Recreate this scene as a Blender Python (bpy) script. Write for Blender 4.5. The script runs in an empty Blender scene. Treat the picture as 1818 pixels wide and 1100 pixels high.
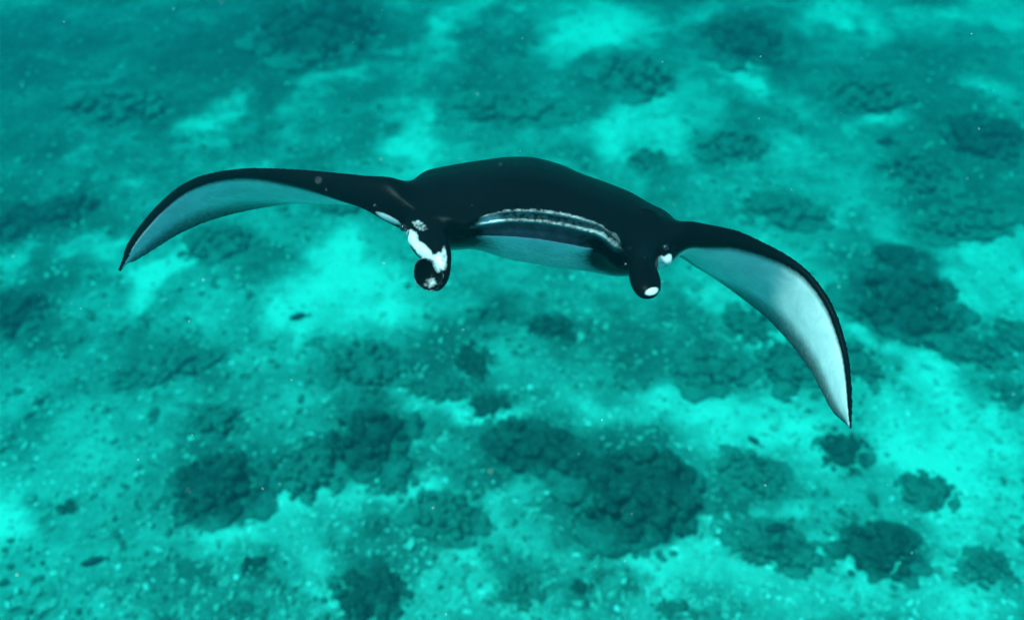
import bpy, bmesh, math, random
import numpy as np
from mathutils import Vector, Matrix
from mathutils.bvhtree import BVHTree

R = math.radians
random.seed(11)
rng = np.random.default_rng(11)
scn = bpy.context.scene
col = scn.collection

# ------------------------------------------------------------------ camera, sky, sun, exposure
CAM_H = 7.5                       # snorkeller's camera just under the surface
PITCH = 45.0                      # degrees below the horizontal
HFOV = 65.0
W0, H0 = 1818.0, 1100.0           # image frame for the pixel coordinates below
FPX = W0 / 2 / math.tan(R(HFOV / 2))
cam_d = bpy.data.cameras.new('camera')
cam = bpy.data.objects.new('camera', cam_d); col.objects.link(cam)
cam_d.sensor_width = 36.0
cam_d.lens = 18.0 / math.tan(R(HFOV / 2))
cam_d.clip_start = 0.05; cam_d.clip_end = 400
cam.location = (0, 0, CAM_H)
cam.rotation_euler = (R(90 - PITCH), 0, 0)
cam_d.dof.use_dof = True
cam_d.dof.focus_distance = 2.05
cam_d.dof.aperture_fstop = 1.6
scn.camera = cam

SUN_DIR = Vector((-0.29, -0.08, 0.95)).normalized()      # towards the sun
world = bpy.data.worlds.new('World'); scn.world = world
world.use_nodes = True
wn = world.node_tree.nodes; wl = world.node_tree.links
wn.clear()
wo = wn.new('ShaderNodeOutputWorld'); wb = wn.new('ShaderNodeBackground'); ws = wn.new('ShaderNodeTexSky')
ws.sky_type = 'NISHITA'; ws.sun_disc = False
ws.sun_elevation = math.asin(SUN_DIR.z)
ws.sun_rotation = math.atan2(SUN_DIR.x, SUN_DIR.y)
wb.inputs['Strength'].default_value = 0.12
wl.new(ws.outputs[0], wb.inputs[0]); wl.new(wb.outputs[0], wo.inputs[0])

sun_d = bpy.data.lights.new('sun', 'SUN'); sun_d.energy = 5.0; sun_d.angle = R(12.0); sun_d.color = (1.0, 0.96, 0.9)
sun = bpy.data.objects.new('sun', sun_d); col.objects.link(sun)
sun.rotation_euler = SUN_DIR.to_track_quat('Z', 'Y').to_euler()
sun.location = (0, 0, 30)

vs = scn.view_settings
vs.view_transform = 'Standard'; vs.look = 'None'; vs.gamma = 1.0; vs.use_curve_mapping = False
vs.exposure = 0.68
scn.render.engine = 'CYCLES'
cy = scn.cycles
cy.use_denoising = True
cy.volume_bounces = 2; cy.max_bounces = 6; cy.diffuse_bounces = 3; cy.glossy_bounces = 2
cy.transparent_max_bounces = 8
cy.caustics_reflective = False; cy.caustics_refractive = False

# ------------------------------------------------------------------ helpers
FWD = Vector((0, math.cos(R(PITCH)), -math.sin(R(PITCH))))
UPV = Vector((0, math.sin(R(PITCH)), math.cos(R(PITCH))))
CPOS = Vector((0, 0, CAM_H))

MANTA_SCALE = 0.75      # shrinks the whole manta about the camera position, leaving it about 2.3 m across

def from_pixel(px, py, d):
    """point at depth d (metres) seen at image pixel px, py -> world"""
    return CPOS + Vector((1, 0, 0)) * ((px - W0 / 2) / FPX * d) + UPV * (-(py - H0 / 2) / FPX * d) + FWD * d

def local(px, py, d):
    return np.array(((px - W0 / 2) / FPX * d, -(py - H0 / 2) / FPX * d, d))

def to_world(a):
    a = np.asarray(a, float) * MANTA_SCALE
    return (np.array(CPOS)[None] + a[:, :1] * np.array((1.0, 0, 0))[None] + a[:, 1:2] * np.array(UPV)[None] + a[:, 2:3] * np.array(FWD)[None])

def bed_at(px, py):
    """where a sight line meets the level of the sea bed; also its slant depth"""
    d = FWD + Vector((1, 0, 0)) * ((px - W0 / 2) / FPX) + UPV * (-(py - H0 / 2) / FPX)
    t = -CAM_H / d.z
    p = CPOS + d * t
    return p.x, p.y, t

# vectorised lattice noise
def _hash(ix, iy, iz, seed):
    h = (ix.astype(np.int64) * 374761393 + iy.astype(np.int64) * 668265263 + iz.astype(np.int64) * 2147483647 + seed * 1274126177) & 0xFFFFFFFF
    h = ((h ^ (h >> 13)) * 1274126177) & 0xFFFFFFFF
    h = ((h ^ (h >> 16)) * 2246822519) & 0xFFFFFFFF
    return ((h ^ (h >> 15)) & 0xFFFFFF) / float(0xFFFFFF)

def noise3(p, seed=0):
    i = np.floor(p).astype(np.int64); f = p - i
    f = f * f * f * (f * (f * 6 - 15) + 10)
    out = 0
    for dx in (0, 1):
        for dy in (0, 1):
            for dz in (0, 1):
                w = (f[:, 0] if dx else 1 - f[:, 0]) * (f[:, 1] if dy else 1 - f[:, 1]) * (f[:, 2] if dz else 1 - f[:, 2])
                out = out + w * _hash(i[:, 0] + dx, i[:, 1] + dy, i[:, 2] + dz, seed)
    return out * 2 - 1

def fbm(p, scale, octs=4, seed=0, gain=0.5):
    out = np.zeros(len(p)); a = 1.0; s = scale; tot = 0
    for o in range(octs):
        out += a * noise3(p * s + 17.3 * o, seed + o); tot += a
        a *= gain; s *= 2.03
    return out / tot

def mesh_obj(name, verts, faces, mat=None, parent=None, smooth=True):
    me = bpy.data.meshes.new(name)
    me.from_pydata([tuple(v) for v in verts], [], faces)
    if smooth:
        me.polygons.foreach_set('use_smooth', [True] * len(me.polygons))
    me.update()
    o = bpy.data.objects.new(name, me); col.objects.link(o)
    if mat: me.materials.append(mat)
    if parent: o.parent = parent
    return o

def fast_mesh(name, verts, tris, mat, smooth=False):
    me = bpy.data.meshes.new(name)
    n = len(tris); k = tris.shape[1]
    me.vertices.add(len(verts)); me.vertices.foreach_set('co', np.asarray(verts, np.float32).ravel())
    me.loops.add(n * k); me.loops.foreach_set('vertex_index', tris.astype(np.int32).ravel())
    me.polygons.add(n); me.polygons.foreach_set('loop_start', np.arange(0, n * k, k, dtype=np.int32))
    me.polygons.foreach_set('use_smooth', np.full(n, smooth))
    me.update(calc_edges=True); me.validate()
    o = bpy.data.objects.new(name, me); col.objects.link(o)
    me.materials.append(mat)
    return o

def add_attr(me, name, vals):
    a = me.attributes.new(name, 'FLOAT', 'POINT'); a.data.foreach_set('value', np.asarray(vals, np.float32))

def tag(o, label=None, cat=None, group=None, kind=None):
    if label: o['label'] = label
    if cat: o['category'] = cat
    if group: o['group'] = group
    if kind: o['kind'] = kind
    return o

class Mat:
    def __init__(s, name):
        s.m = bpy.data.materials.new(name); s.m.use_nodes = True
        s.t = s.m.node_tree; s.n = s.t.nodes; s.l = s.t.links
        s.b = s.n['Principled BSDF']
    def node(s, typ, **kw):
        n = s.n.new(typ)
        for k, v in kw.items(): setattr(n, k, v)
        return n
    def put(s, sock, v):
        if hasattr(v, 'links'): s.l.new(v, sock)
        elif v is not None: sock.default_value = v
    def noise(s, scale, detail=4, rough=0.55, vec=None, dist=0.0):
        n = s.node('ShaderNodeTexNoise'); n.inputs['Scale'].default_value = scale; n.inputs['Detail'].default_value = detail
        n.inputs['Roughness'].default_value = rough; n.inputs['Distortion'].default_value = dist
        if vec is not None: s.l.new(vec, n.inputs['Vector'])
        return n.outputs['Fac']
    def voro(s, scale, vec=None, feature='F1', out='Distance'):
        n = s.node('ShaderNodeTexVoronoi', feature=feature); n.inputs['Scale'].default_value = scale
        if vec is not None: s.l.new(vec, n.inputs['Vector'])
        return n.outputs[out]
    def math(s, op, a, b=None, clamp=False):
        n = s.node('ShaderNodeMath', operation=op, use_clamp=clamp); s.put(n.inputs[0], a)
        if b is not None: s.put(n.inputs[1], b)
        return n.outputs[0]
    def ramp(s, fac, stops):
        n = s.node('ShaderNodeValToRGB'); cr = n.color_ramp
        while len(cr.elements) < len(stops): cr.elements.new(0.5)
        for e, (p, c) in zip(cr.elements, stops):
            e.position = p; e.color = (c, c, c, 1) if not isinstance(c, tuple) else (*c, 1)
        s.put(n.inputs[0], fac); return n.outputs[0]
    def mix(s, fac, a, b, mode='MIX'):
        n = s.node('ShaderNodeMix', data_type='RGBA', blend_type=mode)
        s.put(n.inputs[0], fac); s.put(n.inputs[6], a if not isinstance(a, tuple) else (*a, 1)); s.put(n.inputs[7], b if not isinstance(b, tuple) else (*b, 1))
        return n.outputs[2]
    def attr(s, name):
        return s.node('ShaderNodeAttribute', attribute_name=name).outputs['Fac']
    def coords(s): return s.node('ShaderNodeTexCoord').outputs['Object']
    def bump(s, h, strength=0.5, dist=0.02):
        n = s.node('ShaderNodeBump'); n.inputs['Strength'].default_value = strength; n.inputs['Distance'].default_value = dist
        s.l.new(h, n.inputs['Height']); s.l.new(n.outputs[0], s.b.inputs['Normal'])
    def col(s, c): s.put(s.b.inputs['Base Color'], c if not isinstance(c, tuple) else (*c, 1))
    def rough(s, r, spec=0.3):
        s.put(s.b.inputs['Roughness'], r); s.b.inputs['Specular IOR Level'].default_value = spec

# ------------------------------------------------------------------ materials
m = Mat('seabed'); co = m.coords()
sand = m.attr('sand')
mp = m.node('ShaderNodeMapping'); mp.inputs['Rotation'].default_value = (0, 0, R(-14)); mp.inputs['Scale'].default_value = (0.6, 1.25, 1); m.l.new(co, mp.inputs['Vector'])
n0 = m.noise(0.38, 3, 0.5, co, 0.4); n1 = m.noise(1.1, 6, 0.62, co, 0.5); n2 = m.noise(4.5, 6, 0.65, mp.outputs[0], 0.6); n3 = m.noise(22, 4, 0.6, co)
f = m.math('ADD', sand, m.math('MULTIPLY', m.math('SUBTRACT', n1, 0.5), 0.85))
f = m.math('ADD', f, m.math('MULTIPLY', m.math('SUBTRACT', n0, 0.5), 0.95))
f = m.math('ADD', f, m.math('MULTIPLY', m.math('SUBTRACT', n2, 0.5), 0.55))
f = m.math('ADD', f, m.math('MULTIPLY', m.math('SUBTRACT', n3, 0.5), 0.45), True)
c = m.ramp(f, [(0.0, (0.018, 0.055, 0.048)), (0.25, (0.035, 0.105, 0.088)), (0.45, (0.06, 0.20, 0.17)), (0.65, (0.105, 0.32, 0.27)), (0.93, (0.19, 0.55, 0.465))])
m.col(c); m.rough(0.9, 0.1)
m.bump(m.math('ADD', n2, m.math('MULTIPLY', n3, 0.5)), 0.6, 0.05)
M_BED = m.m

def coral_mat(name, lo, hi, scale=6.0, dust=0.0):
    m = Mat(name); co = m.coords()
    a = m.noise(scale * .45, 6, 0.65, co, 0.8); b = m.noise(scale * 5, 4, 0.6, co); v = m.voro(scale * 4, co)
    fac = m.math('ADD', m.math('MULTIPLY', a, 0.8), m.math('MULTIPLY', b, 0.3))
    c = m.ramp(fac, [(0.38, lo), (0.56, tuple((x + y) / 2 for x, y in zip(lo, hi))), (0.75, hi)])
    if dust:
        ft = m.math('ADD', m.attr('foot'), m.math('MULTIPLY', m.math('SUBTRACT', m.noise(scale * .9, 5, 0.65, co, 0.6), 0.5), 1.6))
        c = m.mix(m.math('MULTIPLY', m.ramp(ft, [(0.42, 0.0), (0.85, 1.0)]), 0.85), c, (0.06, 0.20, 0.17))
        d = m.math('ADD', m.noise(scale * 1.6, 5, 0.7, co, 0.5), m.math('MULTIPLY', m.math('SUBTRACT', b, 0.5), 0.5))
        c = m.mix(m.math('MULTIPLY', m.ramp(d, [(0.58, 0.0), (0.74, 1.0)]), dust), c, (0.10, 0.26, 0.22))
    m.col(c); m.rough(0.95, 0.05)
    m.bump(m.math('ADD', b, m.math('MULTIPLY', v, 0.6)), 0.9, 0.05)
    return m.m
M_DARK = coral_mat('dark_reef_turf', (0.012, 0.030, 0.028), (0.045, 0.110, 0.09), 6.0, 0.75)
M_MID = coral_mat('olive_reef_turf', (0.034, 0.095, 0.080), (0.09, 0.24, 0.20), 6.0, 0.8)
M_PALE = coral_mat('pale_reef_rock', (0.25, 0.38, 0.32), (0.55, 0.72, 0.62), 9.0)
M_RUB = coral_mat('rubble', (0.07, 0.16, 0.135), (0.26, 0.50, 0.42), 1.7)
M_CHIP = coral_mat('white_chips', (0.22, 0.48, 0.42), (0.5, 0.72, 0.65), 1.7)
M_RUBD = coral_mat('dark_rubble', (0.04, 0.085, 0.07), (0.085, 0.18, 0.15), 1.7)

m = Mat('fish_skin'); m.col((0.012, 0.030, 0.032)); m.rough(0.5, 0.2); M_FISH = m.m
m = Mat('plankton'); m.col((0.75, 0.78, 0.74)); m.rough(0.6, 0.3); M_SNOW = m.m
m = Mat('eye'); m.col((0.01, 0.01, 0.012)); m.rough(0.08, 0.6); M_EYE = m.m

m = Mat('manta_skin'); co = m.coords()
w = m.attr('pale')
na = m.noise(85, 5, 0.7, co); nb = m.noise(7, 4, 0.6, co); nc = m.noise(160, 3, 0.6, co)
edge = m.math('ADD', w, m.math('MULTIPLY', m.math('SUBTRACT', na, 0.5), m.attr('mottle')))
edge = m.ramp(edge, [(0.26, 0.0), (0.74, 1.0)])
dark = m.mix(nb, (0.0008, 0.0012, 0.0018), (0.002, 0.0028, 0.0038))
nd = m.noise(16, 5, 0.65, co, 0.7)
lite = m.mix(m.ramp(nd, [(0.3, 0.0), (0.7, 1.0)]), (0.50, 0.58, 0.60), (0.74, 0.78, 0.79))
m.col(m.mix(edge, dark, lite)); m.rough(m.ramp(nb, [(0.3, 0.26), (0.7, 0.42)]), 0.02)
m.bump(m.math('ADD', nc, m.math('MULTIPLY', na, 0.6)), 0.12, 0.004)
M_MANTA = m.m

# ------------------------------------------------------------------ sea bed
# pale sand pools in image pixels: px,py, half extents, weight
SAND = [
 (1000,68,65,26,.8),(1075,40,80,26,.9),(965,45,30,14,.4),(790,62,58,34,.6),(700,100,28,10,.4),(680,12,30,18,.35),(860,15,40,20,.3),
 (570,150,70,13,.5),(370,200,26,32,.55),(340,232,30,10,.4),(510,200,50,40,.45),(640,140,30,12,.4),(170,250,45,32,.3),(440,290,60,12,.35),(210,325,40,14,.3),(210,130,16,14,.3),
 (735,215,60,30,.8),(680,230,35,20,.5),(715,270,35,28,.4),(1120,228,85,26,.8),(1175,195,34,22,.6),(1060,250,45,18,.5),(1100,260,40,20,.4),(1250,20,42,16,.5),
 (1312,160,26,34,.75),(1290,125,45,20,.4),(1220,165,30,60,.35),(1440,38,50,14,.5),(1500,18,60,12,.4),(1580,55,40,26,.5),(1690,30,60,14,.45),(1795,20,45,24,.5),
 (1590,208,70,14,.75),(1510,330,85,55,.35),(1790,150,35,14,.4),(1755,250,12,6,.4),(1540,370,50,12,.3),
 (1750,450,90,36,1.0),(1690,420,40,16,.8),(1800,500,40,90,.9),(1740,540,80,40,.7),(1650,490,25,18,.6),
 (10,482,26,24,.9),(140,470,28,14,.5),(178,442,22,12,.4),(312,488,34,26,.8),(240,545,50,36,1.0),(270,520,40,30,.6),
 (590,490,70,40,.8),(560,530,70,55,.7),(650,545,60,60,.5),(620,450,50,30,.5),(540,600,40,30,.3),(700,580,70,40,.3),(840,560,90,40,.25),
 (1262,518,55,16,.75),(1255,718,75,22,.9),(1180,690,40,14,.5),(1120,700,70,22,.5),(1375,590,60,14,.4),(1500,575,16,20,.6),(1040,690,40,20,.4),
 (850,752,60,22,.9),(765,750,35,26,.7),(655,695,16,13,.7),(600,910,85,26,.9),(640,885,40,26,.6),(470,955,100,42,.6),(400,990,50,40,.45),(50,922,38,26,.8),(120,830,90,60,.25),
 (1160,985,75,80,1.0),(1250,980,50,60,.8),(1110,1020,40,60,.7),(1400,1040,80,55,1.0),(1380,1010,60,26,.8),(1480,1010,45,26,.6),(1500,1085,60,26,.6),
 (1650,690,110,40,.5),(1720,650,80,26,.5),(1640,770,100,60,.6),(1740,760,90,60,.5),(1560,620,50,14,.5),(1700,860,60,60,.5),(1680,930,40,60,.5),(1790,1050,40,50,.4),(1600,1050,70,50,.4),
 (1320,880,40,12,.6),(960,925,40,26,.45),(850,985,50,42,.45),(820,1075,50,22,.4),(560,1085,60,14,.5),(530,1040,28,24,.4),(970,980,30,30,.2),(1380,800,70,40,.35),(1300,770,90,40,.3),
]
# broad raising and lowering of the sand value over wide areas of the bed
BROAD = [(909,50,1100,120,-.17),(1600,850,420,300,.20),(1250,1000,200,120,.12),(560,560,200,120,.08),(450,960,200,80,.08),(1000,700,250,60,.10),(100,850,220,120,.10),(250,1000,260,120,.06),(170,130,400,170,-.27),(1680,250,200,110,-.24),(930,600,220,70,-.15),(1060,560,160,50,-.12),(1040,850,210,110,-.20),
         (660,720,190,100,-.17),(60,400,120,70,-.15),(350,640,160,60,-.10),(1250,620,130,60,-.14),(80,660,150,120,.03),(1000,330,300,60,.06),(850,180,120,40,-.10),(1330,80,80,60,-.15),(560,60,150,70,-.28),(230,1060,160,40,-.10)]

DARKS = [
 # px, py, rx, ry, material, label
 (395,862,84,64,0,'darkest oval coral head in the lower left, ragged above bright rubble','coral boulder'),
 (655,775,74,70,0,'large dark coral head below the left head fin, second row of reef','coral boulder'),
 (555,825,62,58,1,'olive reef mound between the darkest lower left head and its right neighbour','reef mound'),
 (645,648,62,56,1,'soft edged olive mound below the curled left head fin','reef mound'),
 (838,640,34,42,0,'small black coral knob standing alone below the open mouth','coral outcrop'),
 (775,690,62,24,1,'long low olive ridge running left from the small black knob','reef ridge'),
 (868,722,42,22,0,'narrow dark ledge above the pale sand pool below the mouth','reef ledge'),
 (950,795,104,52,0,'broad black reef patch left half of the big central cluster','reef patch'),
 (1135,875,112,92,0,'biggest black coral mass in the lower centre with jagged sand edge','coral mass'),
 (1045,838,52,44,0,'dark saddle joining the two halves of the big central cluster','reef saddle'),
 (1495,792,46,42,0,'round dark coral head just under the right wing tip','coral boulder'),
 (1605,530,100,66,0,'wide dark coral mound right of the right wing','coral mound'),
 (1590,452,56,24,0,'dark shelf above the wide coral mound right of the wing','reef shelf'),
 (1530,642,42,46,1,'rounded olive lump touching the right wing outer edge','coral lump'),
 (1720,388,92,30,1,'smooth edged dark plateau above the brightest sand at the right edge','reef plateau'),
 (1405,645,60,50,1,'olive mound inside the curve of the right wing','reef mound'),
 (1262,655,66,40,1,'low olive mound below the right head fin','reef mound'),
 (980,582,52,24,0,'small dark patch between the two head fins further down','reef patch'),
 (1325,570,44,40,1,'olive knob under the middle of the right wing','coral outcrop'),
 (1152,286,34,22,1,'small dark oval knob above the back of the manta','coral outcrop'),
 (200,188,92,28,1,'long dark bank in the upper left','reef bank'),
 (560,55,105,52,0,'large dark bank at the top edge left of centre','reef bank'),
 (1320,72,74,40,0,'dark bank at the top edge right of the brightest far sand','reef bank'),
 (1125,135,66,40,1,'dusky mound below the brightest far sand pool at the top','reef mound'),
 (1545,165,72,26,1,'dusky mound above the thin far sand strip on the right','reef mound'),
 (1745,235,78,42,0,'dark bank high at the right edge','reef bank'),
 (1640,305,56,34,1,'dusky slope left of the dark bank at the right edge','reef slope'),
 (385,432,64,30,1,'dark mound directly under the left wing','reef mound'),
 (28,550,58,40,0,'dark lump cut by the left edge at mid height','coral lump'),
 (385,752,48,34,1,'olive lump above the darkest lower left coral head','coral lump'),
 (660,1052,72,58,0,'dark coral head at the bottom edge left of centre','coral boulder'),
 (458,1008,24,20,0,'small round dark knob alone on rubble near the bottom left','coral outcrop'),
 (790,915,68,48,1,'olive mound left of the biggest black coral mass','reef mound'),
 (1330,832,62,40,1,'hazy olive lump left of the round head under the wing tip','coral lump'),
 (1375,962,82,42,1,'flat olive patch above the brightest sand at the bottom','reef patch'),
 (1555,972,72,56,0,'dark mound right of the brightest sand at the bottom','reef mound'),
 (1745,1010,50,32,1,'small olive mound near the lower right corner','reef mound'),
 (925,1045,40,38,1,'olive knob at the bottom edge right of centre','coral outcrop'),
 (1032,1046,22,16,0,'tiny dark knob beside the bottom sand pool','coral outcrop'),
 (1800,595,42,34,1,'olive lump cut by the right edge at mid height','coral lump'),
 (124,902,20,13,0,'tiny dark knob in the pale rubble at the lower left','coral outcrop'),
 (428,1085,26,18,1,'small olive knob cut by the bottom edge at the left','coral outcrop'),
 (1385,372,80,30,1,'dusky mound just above the right wing','reef mound'),
 (1300,265,56,26,1,'dusky knoll above the right shoulder','reef knoll'),
 (75,385,92,32,0,'dark bank at the left edge above mid height','reef bank'),
 (900,190,96,26,1,'dusky bank above the back between two sand pools','reef bank'),
 (1725,622,56,30,1,'low olive mound at right below the brightest sand','reef mound'),
 (1790,700,36,28,1,'small olive lump at the right edge in the lower half','coral lump'),
 (700,860,46,22,1,'low olive ridge above the lower left sand pool','reef ridge'),
 (1190,1080,34,20,1,'olive scrap inside the bright sand at the bottom edge','coral scrap'),
 (620,365,60,18,1,'dusky mound behind the left shoulder','reef mound'),
 (1640,870,50,36,1,'olive mound in the pale rubble at the lower right','reef mound'),
 (300,650,90,26,1,'long olive ridge in the left middle','reef ridge'),
]

def bed_gauss(P, lst, base):
    f = np.full(len(P), base)
    warp = np.stack([fbm(P, 0.9, 4, 71), fbm(P, 0.9, 4, 72)], 1) * 0.75 + np.stack([fbm(P, 3.5, 3, 73), fbm(P, 3.5, 3, 74)], 1) * 0.2
    for (px, py, rx, ry, wgt) in lst:
        x, y, t = bed_at(px, py)
        el = (t and CAM_H / math.hypot(x, y, CAM_H))
        sx = rx * t / FPX; sy = ry * t / FPX / max(el, .3)
        q = ((P[:, 0] + warp[:, 0] * 1.15 - x) / sx) ** 2 + ((P[:, 1] + warp[:, 1] - y) / sy) ** 2
        f += wgt * 0.8 * np.exp(-q ** 1.25 * 0.8)
    return f

def bed_height(P):
    h = 0.20 * fbm(P, 0.35, 4, 5) + 0.10 * fbm(P, 1.3, 4, 9) + 0.045 * fbm(P, 5.0, 3, 15)
    return h

xs = np.concatenate([-np.geomspace(13.6, 62, 26)[::-1], np.linspace(-13, 13, 440), np.geomspace(13.6, 62, 26)])
ys = np.concatenate([2.4 - np.geomspace(0.5, 60, 24)[::-1], np.linspace(2.4, 19, 300), 19 + np.geomspace(0.5, 60, 24)])
X, Y = np.meshgrid(xs, ys)
P = np.stack([X.ravel(), Y.ravel(), np.zeros(X.size)], 1)
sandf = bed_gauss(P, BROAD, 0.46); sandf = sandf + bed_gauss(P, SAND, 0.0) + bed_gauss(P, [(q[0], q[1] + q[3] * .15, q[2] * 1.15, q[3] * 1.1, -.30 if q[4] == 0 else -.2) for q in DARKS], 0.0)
H = bed_height(P)
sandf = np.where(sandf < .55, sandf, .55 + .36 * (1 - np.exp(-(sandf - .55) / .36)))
rough = np.clip(1.25 - sandf, 0.12, 1.0)
H = H * 0.6 + rough * (0.10 * np.abs(fbm(P, 3.1, 4, 31)) + 0.05 * fbm(P, 9.0, 2, 37)) 
P[:, 2] = H
nx, ny = len(xs), len(ys)
idx = np.arange(nx * ny).reshape(ny, nx)
quads = np.stack([idx[:-1, :-1].ravel(), idx[:-1, 1:].ravel(), idx[1:, 1:].ravel(), idx[1:, :-1].ravel()], 1)
bed = fast_mesh('seabed', P, quads, M_BED, True)
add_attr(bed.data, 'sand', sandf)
tag(bed, kind='structure')
BED_H = H.reshape(ny, nx); BED_S = sandf.reshape(ny, nx)

def bed_lookup(x, y, A=None):
    A = BED_H if A is None else A
    i = np.clip(np.searchsorted(xs, x) - 1, 0, nx - 2); j = np.clip(np.searchsorted(ys, y) - 1, 0, ny - 2)
    u = np.clip((x - xs[i]) / (xs[i + 1] - xs[i]), 0, 1); v = np.clip((y - ys[j]) / (ys[j + 1] - ys[j]), 0, 1)
    return (A[j, i] * (1 - u) + A[j, i + 1] * u) * (1 - v) + (A[j + 1, i] * (1 - u) + A[j + 1, i + 1] * u) * v

# ------------------------------------------------------------------ water (haze box)
hz = Mat('sea_water'); hz.n.remove(hz.b)
pv = hz.node('ShaderNodeVolumePrincipled')
pv.inputs['Color'].default_value = (0.002, 0.040, 0.050, 1)
pv.inputs['Density'].default_value = 0.30
pv.inputs['Anisotropy'].default_value = 0.45
pv.inputs['Absorption Color'].default_value = (0.06, 0.858, 0.848, 1)
hz.l.new(pv.outputs[0], hz.n['Material Output'].inputs['Volume'])
bm = bmesh.new(); bmesh.ops.create_cube(bm, size=1)
for v in bm.verts: v.co = Vector((v.co.x * 130, v.co.y * 190 + 10, (v.co.z + .5) * (CAM_H + 0.45 + 1.6) - 1.6))
me = bpy.data.meshes.new('haze'); bm.to_mesh(me); bm.free(); me.materials.append(hz.m)
haze = bpy.data.objects.new('haze', me); col.objects.link(haze); tag(haze, 'teal sea water filling the view from camera to bed', 'water', kind='stuff')

# ------------------------------------------------------------------ reef outcrops
def ico(sub):
    bm = bmesh.new(); bmesh.ops.create_icosphere(bm, subdivisions=sub, radius=1)
    v = np.array([tuple(x.co) for x in bm.verts]); f = np.array([[y.index for y in x.verts] for x in bm.faces]); bm.free()
    return v, f
ICO = {k: ico(k) for k in (1, 2, 3, 4)}

def outcrop(name, px, py, rx, ry, mat, label, cat='coral boulder', group=None, seed=0, hf=0.42, rot=0.0, lumps=1.0, nl=None):
    x, y, t = bed_at(px, py + ry * 0.2)
    el = CAM_H / math.hypot(x, y, CAM_H)
    sx = rx * t / FPX; sy = ry * t / FPX / el * 0.86
    h = hf * min(sx, sy * 1.2)
    r = np.random.default_rng(seed + 900)
    nl = nl or int(np.clip(rx / 7, 4, 13))
    VV, FF, off = [], [], 0
    for k in range(nl + 1):
        v, f = ICO[4 if (k == 0 and rx > 30) else 3]
        if k == 0: cx = cy_ = 0.0; s = 0.66
        else:
            a = 2 * math.pi * (k + r.uniform(-.35, .35)) / nl; rr = r.uniform(.45, 1.08); cx, cy_ = rr * math.cos(a), rr * math.sin(a); s = r.uniform(.18, .46)
        sd = seed * 31 + k * 5
        d = 0.9 + 0.55 * fbm(v + cx, 1.4, 3, sd + 1) * lumps + 0.32 * np.abs(fbm(v + cx, 3.2, 3, sd + 3)) * lumps + 0.12 * fbm(v, 8.0, 2, sd + 5)
        q = v * d[:, None] * s
        q[:, 2] = np.where(q[:, 2] > 0, q[:, 2], q[:, 2] * 0.3)
        zz = (1.0 if k == 0 else r.uniform(.6, 1.25)) * (1.35 if s < .4 else 1.1)
        q = (q + np.array((cx, cy_, 0))[None]) * np.array((sx, sy, h * zz))[None]
        VV.append(q); FF.append(f + off); off += len(v)
    if nl > 2:
        v, f = ICO[2]
        for k in range(int(20 + rx * .7)):
            a = r.uniform(0, 6.283); rr = r.uniform(.0, 1.0) ** .5 * 1.22; s = r.uniform(.05, .15) * (1.0 if rr < .9 else .7)
            d = 1 + 0.5 * (r.random((len(v), 1)) - .5)
            top = max(0.0, 1 - rr * rr / 1.1) ** .5 * .85
            q = v * d * s * np.array((1, sx / sy, min(sx, sy) / h * .8)) + np.array((rr * math.cos(a), rr * math.sin(a), top))[None]
            VV.append(q * np.array((sx, sy, h))[None]); FF.append(f + off); off += len(v)
    q = np.concatenate(VV); f = np.concatenate(FF)
    c, s = math.cos(rot), math.sin(rot)
    q[:, :2] = q[:, :2] @ np.array(((c, s), (-s, c)))
    zrel = np.clip(q[:, 2] / max(h, 1e-3), 0, 2); rad = np.hypot(q[:, 0] / sx, q[:, 1] / sy)
    q[:, 2] += bed_lookup(q[:, 0] + x, q[:, 1] + y) - bed_lookup(np.array(x), np.array(y))
    o = fast_mesh(name, q, f, mat, True)
    add_attr(o.data, 'foot', np.clip(1.0 - zrel * 1.7, 0, 1) * .55 + np.clip((rad - .45) * .8, 0, .6))
    o.location = (x, y, float(bed_lookup(np.array(x), np.array(y))) - 0.03 * h)
    return tag(o, label, cat, group)

for k, (px, py, rx, ry, dk, lab, cat) in enumerate(DARKS):
    outcrop(cat.replace(' ', '_'), px, py, rx, ry, M_DARK if dk == 0 else M_MID, lab, cat, None, k + 1, hf=random.uniform(.28, .46), rot=random.uniform(-.4, .4))
PALES = [
 (190,1054,9,8,'small pale rounded stone in the bottom left corner'),(74,1079,13,9,'larger pale stone left of the small one in the bottom left corner'),
 (1497,492,13,7,'pale flat stone close to the right wing edge'),(1546,478,15,8,'pale slab stone left of the wide dark mound'),
 (658,697,15,12,'pale block below the olive mound under the left head fin'),(748,677,11,9,'pale upright slab left of the small black knob'),
 (1030,600,13,11,'pale round stone between the head fins lower down'),(1384,813,12,8,'white stone beside the round head under the wing tip'),
 (1690,522,13,13,'pale stone on the right flank of the wide dark mound'),(1456,278,11,9,'pale boulder alone high on the right'),
 (620,843,15,6,'pale chip at the foot of the large dark coral head'),(955,462+170,9,6,'pale chip in the dusky rubble under the mouth')]
for k, (px, py, rx, ry, lab) in enumerate(PALES):
    outcrop('pale_stone', px, py, rx, ry, M_PALE, lab, 'stone', 'pale stones on the sea bed', 100 + k, hf=.6, lumps=.7, nl=2)

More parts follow.
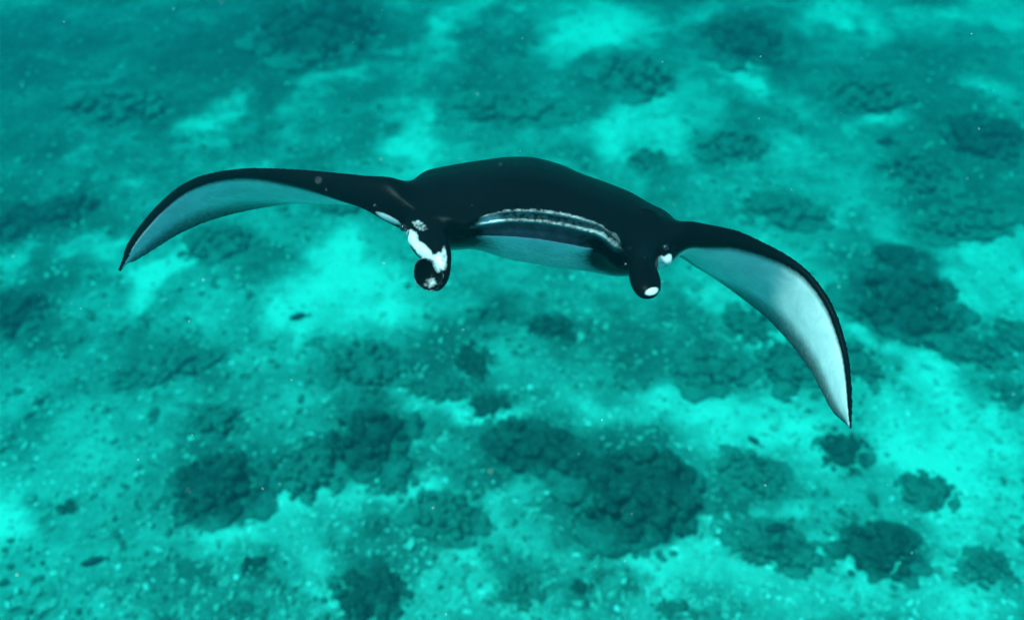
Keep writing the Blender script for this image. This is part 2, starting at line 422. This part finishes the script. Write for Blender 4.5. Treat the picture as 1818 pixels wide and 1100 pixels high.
# ------------------------------------------------------------------ loose rubble, uncountable
def scatter(name, n, mat, size, pick, flat=0.55, seed=1, label=None):
    r = np.random.default_rng(seed)
    # spread evenly over the view: choose sight lines, land them on the bed
    px = r.uniform(-350, W0 + 350, n * 3); py = r.uniform(-60, H0 + 260, n * 3)
    dx = (px - W0 / 2) / FPX; dv = -(py - H0 / 2) / FPX
    dy = FWD.y + UPV.y * dv; dz = FWD.z + UPV.z * dv
    t = -CAM_H / dz; x = dx * t; y = dy * t
    s = bed_lookup(x, y, BED_S) + 0.2 * fbm(np.stack([x, y, x * 0], 1), 2.0, 3, seed + 3)
    keep = (r.random(len(x)) < pick(s)); x, y, t = x[keep][:n], y[keep][:n], t[keep][:n]; n = len(x)
    z = bed_lookup(x, y)
    v, f = ICO[1]
    shapes = np.stack([v * (1 + 0.45 * r.standard_normal((len(v), 1)).clip(-1, 1)) for _ in range(12)])
    q = shapes[r.integers(0, 12, n)]
    sz = size * (0.35 + r.gamma(1.6, 0.45, n)).clip(0, 2.3)
    sc = np.stack([sz * r.uniform(.7, 1.9, n), sz * r.uniform(.6, 1.1, n), sz * flat * r.uniform(.6, 1.3, n)], 1)
    q = q * sc[:, None, :]
    a = r.uniform(0, 6.283, n); c, s_ = np.cos(a)[:, None], np.sin(a)[:, None]
    b = r.normal(0, .35, n)[:, None]
    q = np.stack([q[..., 0], q[..., 1] * np.cos(b) - q[..., 2] * np.sin(b), q[..., 1] * np.sin(b) + q[..., 2] * np.cos(b)], -1)
    q = np.stack([q[..., 0] * c - q[..., 1] * s_, q[..., 0] * s_ + q[..., 1] * c, q[..., 2]], -1)
    q += np.stack([x, y, z + sc[:, 2] * 0.3], 1)[:, None, :]
    F = (f[None] + (np.arange(n) * len(v))[:, None, None]).reshape(-1, 3)
    o = fast_mesh(name, q.reshape(-1, 3), F, mat, False)
    tag(o, label, kind='stuff'); return o
scatter('coral_rubble', 24000, M_RUB, 0.017, lambda s: np.clip(1.1 - np.abs(s - 0.5) * 1.6, .05, 1), seed=3, label='pale broken coral rubble strewn over the whole sea bed')
scatter('algae_rubble', 8000, M_RUBD, 0.022, lambda s: np.clip(1.0 - s * 1.5, 0, 1), seed=5, label='dark algae covered rubble strewn over the sea bed')

scatter('coral_chips', 6500, M_CHIP, 0.012, lambda s: np.clip(s * 1.2 - .25, .02, 1), seed=9, label='white coral chips glinting on the pale rubble')

# ------------------------------------------------------------------ manta ray
def catmull(C, nseg):
    """C (k, ...) -> dense samples through the points"""
    k = len(C); out = []
    for i in range(k - 1):
        p0 = C[max(i - 1, 0)]; p1 = C[i]; p2 = C[i + 1]; p3 = C[min(i + 2, k - 1)]
        d = 0.42
        m1 = (p2 - p0) * d; m2 = (p3 - p1) * d
        for s in range(nseg):
            u = s / nseg
            out.append((2*u**3 - 3*u**2 + 1) * p1 + (u**3 - 2*u**2 + u) * m1 + (-2*u**3 + 3*u**2) * p2 + (u**3 - u**2) * m2)
    out.append(C[-1]); return np.array(out)

# wing stations: leading edge px,py, depth, rim thickness px, trailing edge px,py, depth
LEFT = [(209,480,3.05,5,212,481,3.06),(215,456,3.05,11,224,468,3.07),(223,430,3.04,14,240,462,3.09),(244,397,3.03,16,272,442,3.12),(275,361,3.01,17,312,417,3.15),
        (311,330,2.99,17,358,395,3.20),(347,312,2.96,16,405,380,3.28),(387,303,2.92,14,452,369,3.37),(432,298,2.87,15,500,361,3.47),(477,298,2.82,20,547,355,3.56),
        (538,301,2.76,31,608,352,3.60),(598,306,2.70,46,665,362,3.63),(650,310,2.64,60,712,378,3.65),(695,311,2.60,84,748,394,3.66)]
RIGHT = [(1227,388,2.62,50,1205,452,3.52),(1260,395,2.66,41,1232,469,3.46),(1313,409,2.70,27,1266,489,3.38),(1363,432,2.72,18,1301,514,3.28),(1404,454,2.72,14,1335,540,3.18),
         (1436,479,2.70,11,1366,566,3.08),(1465,514,2.67,11,1396,598,2.98),(1485,550,2.64,11,1422,630,2.89),(1498,587,2.60,11,1445,663,2.80),(1508,628,2.56,10,1463,698,2.71),
         (1513,677,2.50,9,1482,732,2.60),(1514,726,2.44,8,1504,752,2.48),(1512,760,2.41,4,1511,761,2.42)]
# body stations: x, ySilhouette, uSil, yLip, yJaw, yBottom, mouth, front depth, chord, xTE, yTE, black corner
BODY = [(735,309,.34,372,400,430,0,2.57,1.06,785,404,1),(765,300,.38,380,412,443,0,2.54,1.10,806,409,1),(800,294,.42,392,415,444,.05,2.52,1.13,828,413,1),
        (828,290,.44,398,416,442,.3,2.50,1.15,848,417,1),(852,287,.45,386,416,446,.7,2.49,1.17,868,420,.55),(900,282,.46,375,417,460,1,2.48,1.20,905,424,0),(950,283,.46,375,421,468,1,2.48,1.22,945,428,0),
        (1000,295,.46,381,429,476,1,2.48,1.20,985,432,0),(1036,310,.45,390,436,480,.95,2.49,1.17,1018,436,.3),(1068,321,.44,401,443,485,.9,2.50,1.13,1048,440,1),
        (1096,331,.43,424,468,490,.5,2.51,1.10,1076,443,1),(1130,344,.41,442,466,489,0,2.53,1.05,1107,446,1),(1163,364,.36,432,457,484,0,2.56,.99,1142,450,1),(1192,379,.3,424,446,470,0,2.59,.94,1173,452,1)]

def wing_station(row, nxt, prv, side):
    lx, ly, ld, t, tx, ty, td = row
    S = local(lx, ly, ld); T = local(tx, ty, td)
    a = local(*prv[:3]); b = local(*nxt[:3])
    tan = (b - a); tan[2] = 0
    e = np.array((-tan[1], tan[0], 0.0)); e /= np.linalg.norm(e)
    c = T - S; L = np.linalg.norm(c)
    tm = t * ld / FPX; r = tm / 2
    N = S - e * r
    c = T - N; L = np.linalg.norm(c); cd = c / L
    n = e - cd * np.dot(e, cd); n /= np.linalg.norm(n)
    r = min(r, L * 0.5)
    hw = lambda k: max(r * np.interp(k, [0, .1, .2, .45, .75, 1], [1, 1.0, .92, .6, .28, .0]), min(.0075, r))
    cam_ = lambda k: -n * ((0.075 if side > 0 else 0.06) * L * math.sin(math.pi * min(1, k)) * np.clip((0.10 - tm) / 0.05, 0, 1))
    pts, wh = [], []
    for k in (1, .75, .45, .2): pts.append(N + c * k + n * hw(k) + cam_(k)); wh.append(0)
    C0 = N + cd * r * 0.6
    angs = np.linspace(90, -90, 12)
    for an in angs:
        pts.append(C0 + n * r * math.sin(R(an)) - cd * r * 0.6 * math.cos(R(an)) if an not in () else 0); wh.append(0)
    wh[-1] = 0.12
    for k, w_ in ((.14, 1), (.32, .95), (.55, .74 if side > 0 else .62), (.74, .46 if side > 0 else .41), (1, .30)):  # dark trailing band of the skin, widened forwards with painted wing shade
        pts.append(N + c * k - n * hw(k) + cam_(k)); wh.append(w_)
    return np.array(pts), np.array(wh, float)

def body_station(row):
    x, yS, uS, yL, yJ, yB, mo, D, ch, xT, yT, blk = row
    def P_(u, y): return local(x + (xT - x) * u / ch, y, D + u)
    h = yJ - yL; g = yL - yS; b = yB - yJ
    up = lambda u: P_(*u)
    pts = [P_(ch, yT - 2), P_(.74 * ch, yS + .50 * (yT - yS)), P_(uS, yS), P_(.5 * uS, yS + .10 * g), P_(.24 * uS, yS + .38 * g), P_(.025, yS + .86 * g),
           P_(0, yL), P_(.010 + .010 * mo, yL + .10 * h), P_(.014 + .026 * mo, yL + .22 * h), P_(.014 + .004 * mo, yL + .36 * h), P_(.02 + .015 * mo, yL + .46 * h),
           P_(.025 + .15 * mo, yL + .50 * h), P_(.03 + .22 * mo, yL + .80 * h), P_(.035 + .17 * mo, yL + 1.10 * h), P_(.04 + .06 * mo, yJ + 2), P_(.05 + .12 * mo, yJ + .42 * b),
           P_(.11 + .14 * mo, yJ + .78 * b), P_(.30 + .1 * mo, yB), P_(.58 * ch, yB + .35 * (yT - yB)), P_(.82 * ch, yB + .75 * (yT - yB)), P_(ch, yT + 2)]
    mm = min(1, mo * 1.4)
    l1 = np.interp(x, [828, 860, 900, 950, 1000, 1040, 1068, 1096], [.2, .5, .85, 1, 1.08, 1.08, .95, .5])  # painted highlights on the two lip lines, strength along the mouth
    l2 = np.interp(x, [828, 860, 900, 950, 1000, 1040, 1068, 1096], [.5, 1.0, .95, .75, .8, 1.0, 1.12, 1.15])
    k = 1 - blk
    wh = [0, 0, 0, 0, 0, .0, .47 * mm * l1, .33 * mm, .34 * mm, .47 * mm * l2, .44 * mm, .50 * mm, .60 * k, .82 * k, 1.0 * k, .72 * k, .25 + .38 * k, .62, .8, .7, .1]  # throat under the jaw greyed to imitate its shade
    return np.array(pts), np.array(wh, float)

st = []
for i, r_ in enumerate(LEFT): st.append(wing_station(r_, LEFT[min(i + 1, len(LEFT) - 1)], LEFT[max(i - 1, 0)], -1))
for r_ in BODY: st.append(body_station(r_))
for i, r_ in enumerate(RIGHT): st.append(wing_station(r_, RIGHT[min(i + 1, len(RIGHT) - 1)], RIGHT[max(i - 1, 0)], 1))
NS = 5
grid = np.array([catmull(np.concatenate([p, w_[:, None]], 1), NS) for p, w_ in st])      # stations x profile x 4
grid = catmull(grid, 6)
ns, npf = grid.shape[:2]
fold = np.sin(np.arange(ns) * 2 * math.pi / 4.3) * 0.045
lo_, hi_ = len(LEFT) * 6 + 24, (len(LEFT) + 9) * 6
for j in range(10 * NS + 2, 14 * NS - 2): grid[lo_:hi_, j, 3] += fold[lo_:hi_]
V = grid[..., :3].reshape(-1, 3); A = grid[..., 3].reshape(-1)
F = []
for i in range(ns - 1):
    for j in range(npf):
        a = i * npf + j; b = i * npf + (j + 1) % npf
        F.append((a, b, b + npf, a + npf))
F.append(tuple(range(npf))[::-1]); F.append(tuple(range((ns - 1) * npf, ns * npf)))
V = list(map(tuple, V)); A = list(A)

def sweep(path, nr=28, pal=0.0):
    """path rows: px, py, depth, half width px (across), half depth m, tilt; adds a closed tube to V, F, A"""
    ctr = catmull(np.array([np.concatenate([local(p[0], p[1], p[2]), [p[3] * p[2] / FPX, p[4]]]) for p in path]), 7)
    base = len(V)
    for i, q in enumerate(ctr):
        t = ctr[min(i + 1, len(ctr) - 1), :3] - ctr[max(i - 1, 0), :3]; t /= np.linalg.norm(t)
        sx = np.array((t[1], -t[0], 0.0)); sx = sx if np.linalg.norm(sx) > 1e-3 else np.array((1.0, 0, 0)); sx /= np.linalg.norm(sx)
        sz = np.cross(t, sx)
        for j in range(nr):
            an = 2 * math.pi * j / nr
            V.append(tuple(q[:3] + sx * q[3] * math.cos(an) + sz * q[4] * math.sin(an))); A.append(pal)
    for i in range(len(ctr) - 1):
        for j in range(nr):
            a = base + i * nr + j; b = base + i * nr + (j + 1) % nr
            F.append((a, b, b + nr, a + nr))
    F.append(tuple(range(base, base + nr))[::-1]); F.append(tuple(range(base + (len(ctr) - 1) * nr, base + len(ctr) * nr)))

# left head fin: a stalk that narrows downwards, then a paddle rolled up towards the viewer
sweep([(760,372,2.70,30,.07),(758,402,2.61,40,.055),(764,428,2.53,36,.042),(778,452,2.47,25,.032),(785,474,2.43,16,.022),(783,492,2.40,14,.017),(774,506,2.375,12,.014),(763,511,2.36,5,.008)])
def paddle(cx, cy, d, ax, ay, tilt, thick, dish, rz=(0, 0)):
    base = len(V); nr, nk = 32, 9
    for side in (1, -1):
        for k in range(nk + 1):
            rr = k / nk
            for j in range(nr):
                an = 2 * math.pi * j / nr
                x = ax * rr * math.cos(an); y = ay * rr * math.sin(an)
                X_ = x * math.cos(tilt) - y * math.sin(tilt); Y_ = x * math.sin(tilt) + y * math.cos(tilt)
                z = d - dish * rr * rr - side * thick * math.sqrt(max(0, 1 - rr ** 4)) + rz[0] * X_ / 30 + rz[1] * Y_ / 30
                p = local(cx + X_, cy + Y_, d); p[2] = z
                V.append(tuple(p)); A.append(0.62 if rr > .97 else 0.0)  # pale rim is a painted highlight on the paddle edge
        o = base if side == 1 else base + (nk + 1) * nr
        for k in range(nk):
            for j in range(nr):
                a = o + k * nr + j; b = o + k * nr + (j + 1) % nr
                F.append((a, a + nr, b + nr, b) if side == 1 else (a, b, b + nr, a + nr))
paddle(763, 487, 2.40, 26, 32, -.42, .0115, .045, (.012, -.01))
# right head fin: hangs straight, rounded end
sweep([(1146,395,2.72,28,.07),(1146,430,2.64,34,.055),(1141,458,2.545,30,.042),(1141,478,2.48,26,.04),(1146,500,2.43,27,.034),(1150,515,2.395,23,.026),(1153,524,2.38,15,.016),(1154,528,2.375,6,.008)])
sweep([(1180,444,2.62,11,.03),(1184,458,2.58,13,.03),(1187,470,2.59,8,.02)], 20)  # small lobe added beside the fin so the white patch catches sun
# tail and little dorsal fin
sweep([(945,420,3.45,16,.03),(945,424,3.7,9,.02),(948,422,4.0,5,.013),(955,418,4.5,4,.0105),(965,415,5.0,3.2,.010)], 12)
sweep([(945,392,3.46,3,.09),(945,384,3.52,3,.06),(945,378,3.58,2.6,.02)], 12)

V = np.array(V); A = np.array(A)
src = bpy.data.meshes.new('manta_source'); src.from_pydata([tuple(p) for p in to_world(V)], [], F); src.update()
tmp = bpy.data.objects.new('tmp_manta', src); col.objects.link(tmp)
bmm = bmesh.new(); bmm.from_mesh(src); bmesh.ops.triangulate(bmm, faces=[f_ for f_ in bmm.faces]); bmesh.ops.recalc_face_normals(bmm, faces=bmm.faces)
bmm.to_mesh(src); 
tri = [[v.index for v in f_.verts] for f_ in bmm.faces]; bmm.free()
bvh = BVHTree.FromPolygons([v.co for v in src.vertices], tri)
md = tmp.modifiers.new('remesh', 'REMESH'); md.mode = 'VOXEL'; md.voxel_size = 0.0042; md.adaptivity = 0
dg = bpy.context.evaluated_depsgraph_get(); dg.update()
me = bpy.data.meshes.new_from_object(tmp.evaluated_get(dg)); me.name = 'body'
bpy.data.objects.remove(tmp)
# relax voxel steps
nv = len(me.vertices)
co_ = np.empty(nv * 3, np.float32); me.vertices.foreach_get('co', co_); co_ = co_.reshape(-1, 3).astype(float)
ed = np.empty(len(me.edges) * 2, np.int32); me.edges.foreach_get('vertices', ed); ed = ed.reshape(-1, 2)
cnt = np.bincount(ed.ravel(), minlength=nv).astype(float)[:, None]
def relax(a, lam):
    s = np.zeros_like(a)
    for k in range(a.shape[1]):
        s[:, k] = np.bincount(ed[:, 0], a[ed[:, 1], k], nv) + np.bincount(ed[:, 1], a[ed[:, 0], k], nv)
    return a + lam * (s / cnt - a)
for _ in range(7):
    co_ = relax(co_, .5); co_ = relax(co_, -.52)
# pigment, painted highlights and shade from the nearest place on the source sheet
pale = np.zeros(nv)
Vw = to_world(V)
for i in range(nv):
    loc, nrm, fi, dist = bvh.find_nearest(co_[i])
    if fi is None: continue
    a, b, c = tri[fi]
    p = np.array(loc); d1 = 1 / (np.linalg.norm(p - Vw[a]) + 1e-5); d2 = 1 / (np.linalg.norm(p - Vw[b]) + 1e-5); d3 = 1 / (np.linalg.norm(p - Vw[c]) + 1e-5)
    pale[i] = (A[a] * d1 + A[b] * d2 + A[c] * d3) / (d1 + d2 + d3)
pale = relax(pale[:, None], .5)[:, 0]
mott = np.full(nv, 0.27)
o_ = np.array(from_pixel(960, 400, 2.5 * MANTA_SCALE)); mott += 0.5 * np.exp(-((co_ - o_) ** 2).sum(1) / .17 ** 2)
# soften the joins of wings, head and head fins
soft = np.zeros(nv)
for (px, py, d, rad) in ((715, 345, 2.62, .13), (718, 385, 2.62, .10), (1205, 405, 2.66, .12), (1192, 440, 2.62, .09), (775, 400, 2.58, .09), (1140, 425, 2.6, .10), (725, 320, 2.9, .16), (1195, 385, 2.9, .16), (805, 425, 2.53, .05), (1115, 460, 2.55, .05)):
    o = np.array(from_pixel(px, py, d * MANTA_SCALE)); soft = np.maximum(soft, np.exp(-((co_ - o) ** 2).sum(1) / (rad * MANTA_SCALE) ** 2 * 1.4))
for _ in range(60): co_ += (relax(co_, .6) - co_) * np.clip(soft * 1.3, 0, 1)[:, None]
def patch(px, py, d, rx, ry, rd, tilt, val, mo=1.15):
    """patch of skin pigment: an ellipsoid on the animal"""
    d = d * MANTA_SCALE; rd = rd * MANTA_SCALE
    o = np.array(from_pixel(px, py, d)); q = co_ - o[None]
    X_ = q[:, 0]; Y_ = q @ np.array(UPV); Z_ = q @ np.array(FWD)
    c, s = math.cos(tilt), math.sin(tilt); k = d / FPX
    X2 = X_ * c + Y_ * s; Y2 = -X_ * s + Y_ * c
    r2 = (X2 / (rx * k)) ** 2 + (Y2 / (ry * k)) ** 2 + (Z_ / rd) ** 2
    w_ = np.clip(1.2 - r2 * .62, 0, 1)
    pale[:] = pale + (val - pale) * w_
    mott[:] = np.maximum(mott, mo * np.exp(-r2 * .5))
patch(727, 420, 2.52, 16, 12, .16, -.5, .86, 1.4)
patch(753, 447, 2.48, 32, 10, .14, -.72, .80, 1.5)
patch(780, 468, 2.43, 9, 18, .08, .1, .9)
patch(789, 458, 2.43, 5, 24, .06, .1, .55)
patch(745, 400, 2.54, 20, 8, .10, -.6, .42)
patch(764, 501, 2.36, 14, 10, .05, .2, .45, 1.3)
patch(684, 384, 2.58, 24, 5, .14, -.45, .95)
patch(1158, 517, 2.37, 12, 6, .05, .3, .95, .5)
patch(1188, 466, 2.58, 11, 13, .22, .1, 1.0, .5)
patch(1171, 464, 2.58, 8, 9, .22, .1, .75)
patch(1088, 450, 2.50, 6, 12, .05, .4, .5)
patch(874, 402, 2.56, 20, 16, .12, 0, .75, .8)
patch(1050, 430, 2.58, 18, 9, .12, .3, .9, .6)
patch(1096, 428, 2.5, 10, 22, .05, .3, .36, .6)
me.vertices.foreach_set('co', co_.astype(np.float32).ravel())
me.polygons.foreach_set('use_smooth', [True] * len(me.polygons)); me.update()
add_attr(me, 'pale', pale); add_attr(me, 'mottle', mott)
me.materials.clear(); me.materials.append(M_MANTA)
base = from_pixel(950, 430, 3.0 * MANTA_SCALE)
manta = bpy.data.objects.new('manta_ray', None); col.objects.link(manta); manta.location = base
tag(manta, 'black and white manta ray gliding head on with open mouth and drooping wings', 'manta ray')
bpy.context.view_layer.update()
bo = bpy.data.objects.new('body', me); col.objects.link(bo); bo.parent = manta; bo.matrix_parent_inverse = Matrix.Translation(-base)
for (px, py, d) in ((716, 404, 2.535), (1181, 440, 2.565)):
    v, f_ = ICO[2]; w_ = from_pixel(px, py, d * MANTA_SCALE) - base
    e = fast_mesh('eye', v * np.array((.009, .009, .009)), f_, M_EYE, True); e.parent = manta; e.location = w_

# ------------------------------------------------------------------ small fish
def fish(px, py, d, length, yaw, label):
    n, k = 10, 12
    prof = [(0, .02, .02), (.08, .10, .07), (.25, .16, .11), (.45, .165, .11), (.65, .11, .07), (.8, .055, .035), (.88, .04, .02)]
    vs_, fs = [], []
    for (u, hh, ww) in prof:
        for j in range(k):
            a = 2 * math.pi * j / k; vs_.append((u - .5, ww * math.cos(a), hh * math.sin(a)))
    for i in range(len(prof) - 1):
        for j in range(k):
            a = i * k + j; b = i * k + (j + 1) % k; fs.append((a, b, b + k, a + k))
    fs.append(tuple(range(k))[::-1]); fs.append(tuple(range((len(prof) - 1) * k, len(prof) * k)))
    root = mesh_obj('small_fish', [(a * length, b * length, c * length) for a, b, c in vs_], fs, M_FISH)
    def fin(name, pts, th=.008):
        vv = [(x * length, -th * length, z * length) for x, z in pts] + [(x * length, th * length, z * length) for x, z in pts]
        q = len(pts); ff = [tuple(range(q))[::-1], tuple(range(q, 2 * q))] + [(i, (i + 1) % q, q + (i + 1) % q, q + i) for i in range(q)]
        mesh_obj(name, vv, ff, M_FISH, root, False)
    fin('tail_fin', [(.36, .0), (.40, .03), (.56, .15), (.50, 0), (.56, -.15), (.40, -.03)])
    fin('back_fin', [(-.22, .14), (-.08, .22), (.2, .17), (.28, .08), (.0, .12)])
    root.location = from_pixel(px, py, d); root.rotation_euler = (random.uniform(-.9, -.5), 0, yaw)
    tag(root, label, 'fish', 'small dark fish over the reef')
def fish_on_bed(px, py, length, yaw, label, up=.5):
    x, y, t = bed_at(px, py); fish(px, py, t * (1 - up / CAM_H), length, yaw, label)
fish(920, 460, 4.0, .055, -.15, 'tiny dark fish hanging under the open mouth')
fish_on_bed(1382, 938, .28, .05, 'slim dark fish over the olive patch at the bottom right')
fish_on_bed(168, 996, .25, .25, 'slim dark fish over rubble at the lower left')
fish_on_bed(1652, 612, .22, -.7, 'slanted dark fish over pale sand right of the right wing')
fish_on_bed(1700, 437, .09, .0, 'stubby dark fish over the brightest sand at the right')
fish_on_bed(1575, 252, .34, -.1, 'long dark fish below the thin far sand strip')
fish_on_bed(532, 562, .26, .25, 'slim dark fish over the bright sand below the left wing')
fish_on_bed(860, 556, .22, 1.0, 'upright dark fish between the two head fins')
fish_on_bed(1340, 783, .18, -.8, 'small slanted fish left of the right wing tip')

# ------------------------------------------------------------------ drifting plankton specks
r = np.random.default_rng(8); n = 270
px = r.uniform(0, W0, n); py = r.uniform(0, H0, n); d = r.uniform(1.3, 6.5, n) 
d[:90] = r.uniform(1.0, 1.75, 90)
v, f_ = ICO[1]
ctr = np.array([tuple(from_pixel(a, b, c)) for a, b, c in zip(px, py, d)])
sz = d * r.gamma(2.0, .00022, n).clip(.0002, .0011)
q = v[None] * (sz[:, None, None] * r.uniform(.5, 1.4, (n, 1, 3))) + ctr[:, None]
FF = (f_[None] + (np.arange(n) * len(v))[:, None, None]).reshape(-1, 3)
o = fast_mesh('plankton', q.reshape(-1, 3), FF, M_SNOW, True); tag(o, 'tiny pale plankton specks drifting in the water', kind='stuff')
